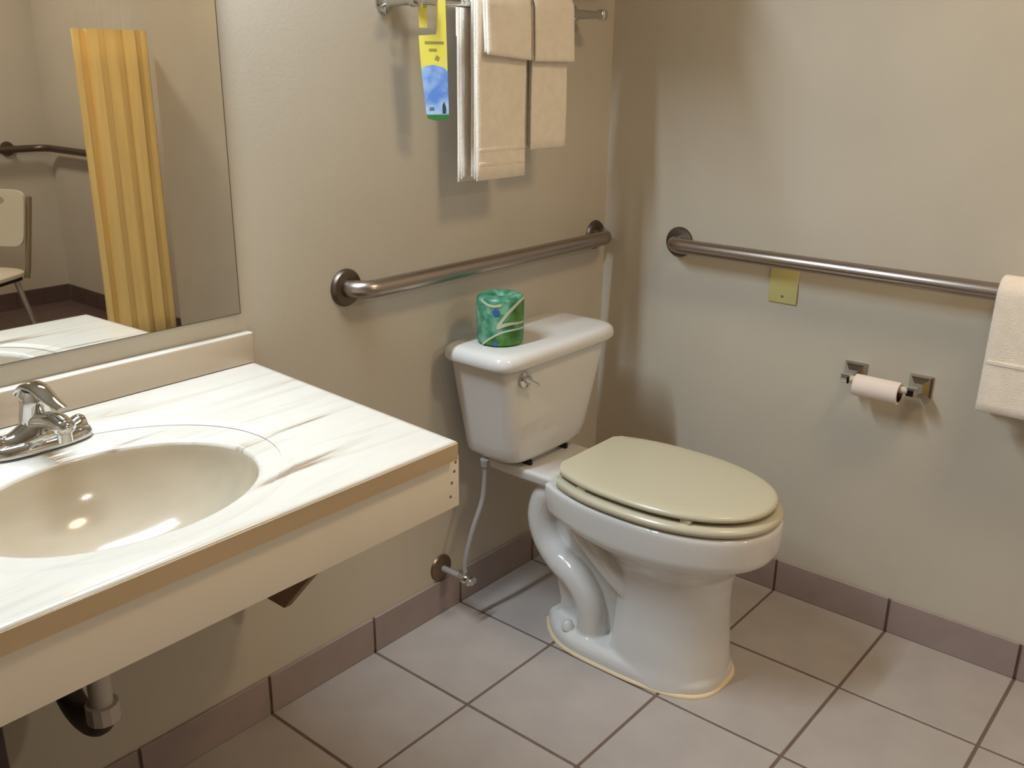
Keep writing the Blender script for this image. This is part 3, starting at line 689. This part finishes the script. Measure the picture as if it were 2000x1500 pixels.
body = [(0.0, 1.415), (0.62, 1.418), (0.66, 1.43), (0.66, 1.470), (0.60, 1.490), (0.40, 1.492), (0.34, 1.485), (0.32, 1.43), (0.04, 1.43), (0.03, 1.505), (0.12, 1.530), (0.30, 1.545), (0.70, 1.545), (0.92, 1.530), (1.0, 1.505), (0.985, 1.348), (0.82, 1.355), (0.5, 1.360), (0.2, 1.357), (0.04, 1.353)]
cd = card(body, YEL, 'yellow_card', 0.0, 0.0009, hg)
card([(0.04, 1.353), (0.2, 1.357), (0.5, 1.360), (0.82, 1.355), (0.985, 1.348), (0.97, 1.262), (0.15, 1.262)], SKY, 'blue_picture', 0.0, 0.0009, hg)
card([(0.15, 1.262), (0.97, 1.262), (0.965, 1.252), (0.5, 1.250), (0.20, 1.254)], GRS, 'green_strip', 0.0, 0.0009, hg)
for u0, u1, z in ((0.20, 0.88, 1.402), (0.34, 0.62, 1.388)):
    card([(u0, z-0.0028), (u1, z-0.0028), (u1, z+0.0028), (u0, z+0.0028)], INK, 'faded_print_line', 0.0009, 0.0012, hg)
card([(0.52, 1.370), (0.66, 1.366), (0.72, 1.374), (0.60, 1.379)], INK, 'faded_print_mark', 0.0009, 0.0012, hg)
card([(0.74, 1.264), (0.86, 1.264), (0.88, 1.275), (0.82, 1.288), (0.74, 1.280)], DINK, 'dark_figure_print', 0.0009, 0.0012, hg)
card([(0.26, 1.270), (0.46, 1.270), (0.44, 1.277), (0.28, 1.277)], mat('grey_blue_print', srgb(92, 116, 150), 0.6), 'small_print_mark', 0.0009, 0.0012, hg)

# ------------------------------------------------------------------ right wall: plate, tissue holder
pl = thing('wall_plate', 'pale yellow blank wall plate below the right-wall grab bar', 'wall plate', (0, -0.550, 0.858))
bm = bmesh.new(); bx(bm, (-0.0055, -0.588, 0.799), (-0.0004, -0.5125, 0.913), 0.002, 2); mesh_obj('plate', bm, PLATE, pl, True, 40)
for zz in (0.816, 0.896):
    bm = bmesh.new(); lathe(bm, [(0, 0), (0.0038, 0), (0.003, 0.0012), (0, 0.0014)], (-0.0053, -0.550, zz), (-1, 0, 0), 12); mesh_obj('screw', bm, mat('plate_screw', srgb(120, 110, 70), 0.4) if 'plate_screw' not in bpy.data.materials else bpy.data.materials['plate_screw'], pl, True, 40)
hy0, hy1, hz = -0.757, -0.912, 0.660
tp = thing('tissue_holder', 'chrome two-post tissue holder on the right wall', 'toilet paper holder', (0, (hy0+hy1)/2, hz))
for yy in (hy0, hy1):
    bm = bmesh.new()
    def sq(h, x_): return [(x_, yy-h, hz-h), (x_, yy+h, hz-h), (x_, yy+h, hz+h), (x_, yy-h, hz+h)]
    loft(bm, [sq(0.0265, -0.0004), sq(0.0265, -0.005), sq(0.022, -0.009), sq(0.010, -0.023), sq(0.0085, -0.046), sq(0.0105, -0.052), sq(0.0105, -0.072), sq(0.007, -0.077)])
    mesh_obj('post', bm, CHROME, tp, False)
bm = bmesh.new(); tube(bm, [(-0.062, hy0, hz), (-0.062, hy1, hz)], 0.0085, 16); mesh_obj('roller', bm, WPL, tp, True, 40)
rl = thing('toilet_roll', 'nearly used-up white toilet roll on the chrome holder', 'toilet roll', (-0.062, -0.83, hz))
def roll_at(name, ro, ri, y0, y1, mt, seg=32):
    bm = bmesh.new(); cx_, cz_ = -0.062, hz-(0.0195-0.0085)
    def c(r, y_): return [(cx_+r*math.cos(2*PI*k/seg), y_, cz_+r*math.sin(2*PI*k/seg)) for k in range(seg)]
    vo = [[bm.verts.new(p) for p in c(ro, y_)] for y_ in (y0, y1)]; vi = [[bm.verts.new(p) for p in c(ri, y_)] for y_ in (y0, y1)]
    ring_faces(bm, vo[0], vo[1]); ring_faces(bm, vi[1], vi[0]); ring_faces(bm, vo[1], vi[1]); ring_faces(bm, vi[0], vo[0])
    return mesh_obj(name, bm, mt, rl, True, 40)
roll_at('paper', 0.0262, 0.0208, hy0-0.024, hy0-0.128, PAPER)
roll_at('core', 0.0207, 0.0195, hy0-0.0235, hy0-0.1285, CARD)

# ------------------------------------------------------------------ shower side (seen in the mirror)
CUR = mat('yellow_curtain_fabric', srgb(238, 204, 134), 0.8, spec=0.2, var=0.05, vscale=6, stretch=(10, 10, 0.6))
cu = thing('shower_curtain', 'yellow shower curtain bunched at the shower opening, seen in the mirror', 'curtain', (-0.13, -2.37, 0.15))
def curtain(name, x0, x1, z0, z1, mt, amp=0.020, folds=4):
    bm = bmesh.new(); NU, NV = 120, 10; g = []
    for j in range(NV+1):
        v = j/NV; row = []
        for i in range(NU+1):
            u = i/NU; ph = u*folds*2*PI; am = amp*(0.7+0.5*noise.noise(Vector((u*3, 0.0, 0))))
            y_ = -2.395+am*math.sin(ph+0.5*math.sin(u*9))+0.008*noise.noise(Vector((u*6, v*1.5, 3)))
            row.append((x0+(x1-x0)*u+0.008*math.sin(ph*2), y_, z0+(z1-z0)*v))
        g.append(row)
    vf = [[bm.verts.new(p) for p in r] for r in g]; vb = [[bm.verts.new((p[0], p[1]-0.0018, p[2])) for p in r] for r in g]
    for j in range(NV):
        for i in range(NU):
            bm.faces.new((vf[j][i], vf[j][i+1], vf[j+1][i+1], vf[j+1][i])); bm.faces.new((vb[j][i], vb[j+1][i], vb[j+1][i+1], vb[j][i+1]))
    for j in range(NV):
        for i in (0, NU): bm.faces.new((vf[j][i], vf[j+1][i], vb[j+1][i], vb[j][i]))
    for i in range(NU):
        for j in (0, NV): bm.faces.new((vf[j][i], vb[j][i], vb[j][i+1], vf[j][i+1]))
    return mesh_obj(name, bm, mt, cu, True)
curtain('curtain_panel', -0.292, 0.030, 0.14, 1.475, CUR)
SHE = mat('sheer_mesh', srgb(206, 196, 176), 0.9); SHE.node_tree.nodes['Principled BSDF'].inputs['Alpha'].default_value = 0.03
curtain('sheer_band', -0.292, 0.030, 1.475, 1.965, SHE)
bm = bmesh.new(); tube(bm, [(AX-0.001, -2.395, 1.985), (LX+0.001, -2.395, 1.985)], 0.0125, 16); o = mesh_obj('curtain_rod', bm, STEEL, None, True, 50); tag(o, 'straight steel shower rod across the alcove above the yellow curtain', 'curtain rod')

ch = thing('shower_chair', 'white plastic shower chair with backrest, at left in the mirror', 'chair', (-0.63, -3.02, 0))
def cl(x_, y_, z_):   # chair local -> world (faces +y)
    a = math.radians(60); return (-0.63+x_*math.cos(a)-y_*math.sin(a), -3.02+x_*math.sin(a)+y_*math.cos(a), z_)
def clm(bm):
    for v in bm.verts: v.co = Vector(cl(*v.co))
bm = bmesh.new(); loft(bm, [sup(0, 0, 0.418, 0.215, 0.185, 5, 40), sup(0, 0, 0.424, 0.225, 0.195, 5, 40), sup(0, 0, 0.438, 0.225, 0.195, 5, 40), sup(0, 0, 0.445, 0.215, 0.185, 5, 40)]); clm(bm); mesh_obj('seat', bm, WPL, ch, True, 50)
bm = bmesh.new()
yB = -0.205
outer_ = [(0.19*math.copysign(abs(math.cos(a_))**0.28, math.cos(a_)), 0.665+0.125*math.copysign(abs(math.sin(a_))**0.28, math.sin(a_))) for a_ in [2*PI*k/40 for k in range(40)]]
inner_ = [(0.085*math.copysign(abs(math.cos(a_))**0.8, math.cos(a_)), 0.742+0.022*math.copysign(abs(math.sin(a_))**0.8, math.sin(a_))) for a_ in [2*PI*k/40 for k in range(40)]]
def yo(x_, z_): return yB-0.24*(z_-0.54)+0.20*x_*x_
ringmesh(bm, [[(x_, yo(x_, z_), z_) for x_, z_ in outer_], [(x_, yo(x_, z_)-0.014, z_) for x_, z_ in outer_]], [[(x_, yo(x_, z_), z_) for x_, z_ in inner_], [(x_, yo(x_, z_)-0.014, z_) for x_, z_ in inner_]])
clm(bm); mesh_obj('backrest', bm, WPL, ch, True, 40)
for sx in (-1, 1):
    bm = bmesh.new(); tube(bm, [(sx*0.19, -0.19, 0.40), (sx*0.195, -0.200, 0.44), (sx*0.197, -0.238, 0.60), (sx*0.197, -0.276, 0.76)], 0.0125, 12); clm(bm); mesh_obj('back_post', bm, mat('khaki_tube', srgb(128, 112, 84), 0.5) if 'khaki_tube' not in bpy.data.materials else bpy.data.materials['khaki_tube'], ch, True, 40)
    for sy in (-1, 1):
        bm = bmesh.new(); tube(bm, [(sx*0.165, sy*0.14, 0.418), (sx*0.235, sy*0.195, 0.018)], 0.0125, 12); clm(bm); lg = mesh_obj('leg', bm, ALU, ch, True, 40)
        bm = bmesh.new(); tube(bm, [(sx*0.2325, sy*0.193, 0.035), (sx*0.2385, sy*0.198, 0.0008)], [0.016, 0.019], 14); clm(bm); mesh_obj('rubber_foot', bm, RUB, lg, True, 40)
bm = bmesh.new()
for sx in (-1, 1): tube(bm, [(sx*0.18, -0.16, 0.405), (sx*0.18, 0.16, 0.405)], 0.011, 10)
for sy in (-1, 1): tube(bm, [(-0.17, sy*0.15, 0.402), (0.17, sy*0.15, 0.402)], 0.011, 10)
clm(bm); mesh_obj('seat_frame', bm, RUB, ch, True, 40)

# ------------------------------------------------------------------ lamps (above the frame)
vl = thing('vanity_light', 'fluorescent vanity light fixture above the mirror', 'light fixture', (VAN[0], 0, 2.06))
box('fixture_box', (VAN[0]-0.45, -0.060, 2.01), (VAN[0]+0.45, -0.0005, 2.13), CHROME, vl, 0.004)
bm = bmesh.new(); tube(bm, [(VAN[0]-0.40, -0.088, 2.07), (VAN[0]+0.40, -0.088, 2.07)], 0.0175, 20); mesh_obj('tube', bm, OPALC, vl, True, 50)
for sx in (-1, 1): box('tube_holder', (VAN[0]+sx*0.412-0.011, -0.11, 2.045), (VAN[0]+sx*0.412+0.011, -0.0605, 2.095), WPL, vl, 0.002)
for (x_, y_), lab in (((-0.68, -1.50), 'round warm ceiling lamp near the toilet corner'), ((-0.75, -3.3), 'unseen ceiling lamp added to brighten the shower')):
    cl_ = thing('ceiling_lamp', lab, 'light fixture', (x_, y_, 2.44))
    bm = bmesh.new(); lathe(bm, [(0, 0.0005), (0.15, 0.0005), (0.15, 0.022), (0, 0.022)], (x_, y_, 2.44), (0, 0, -1), 36); mesh_obj('lamp_base', bm, WPL, cl_, True, 40)
    bm = bmesh.new(); lathe(bm, [(0.05, 0.022), (0.138, 0.022), (0.135, 0.036), (0.115, 0.050), (0.07, 0.058), (0, 0.060)], (x_, y_, 2.44), (0, 0, -1), 36); mesh_obj('diffuser', bm, OPALW, cl_, True, 60)
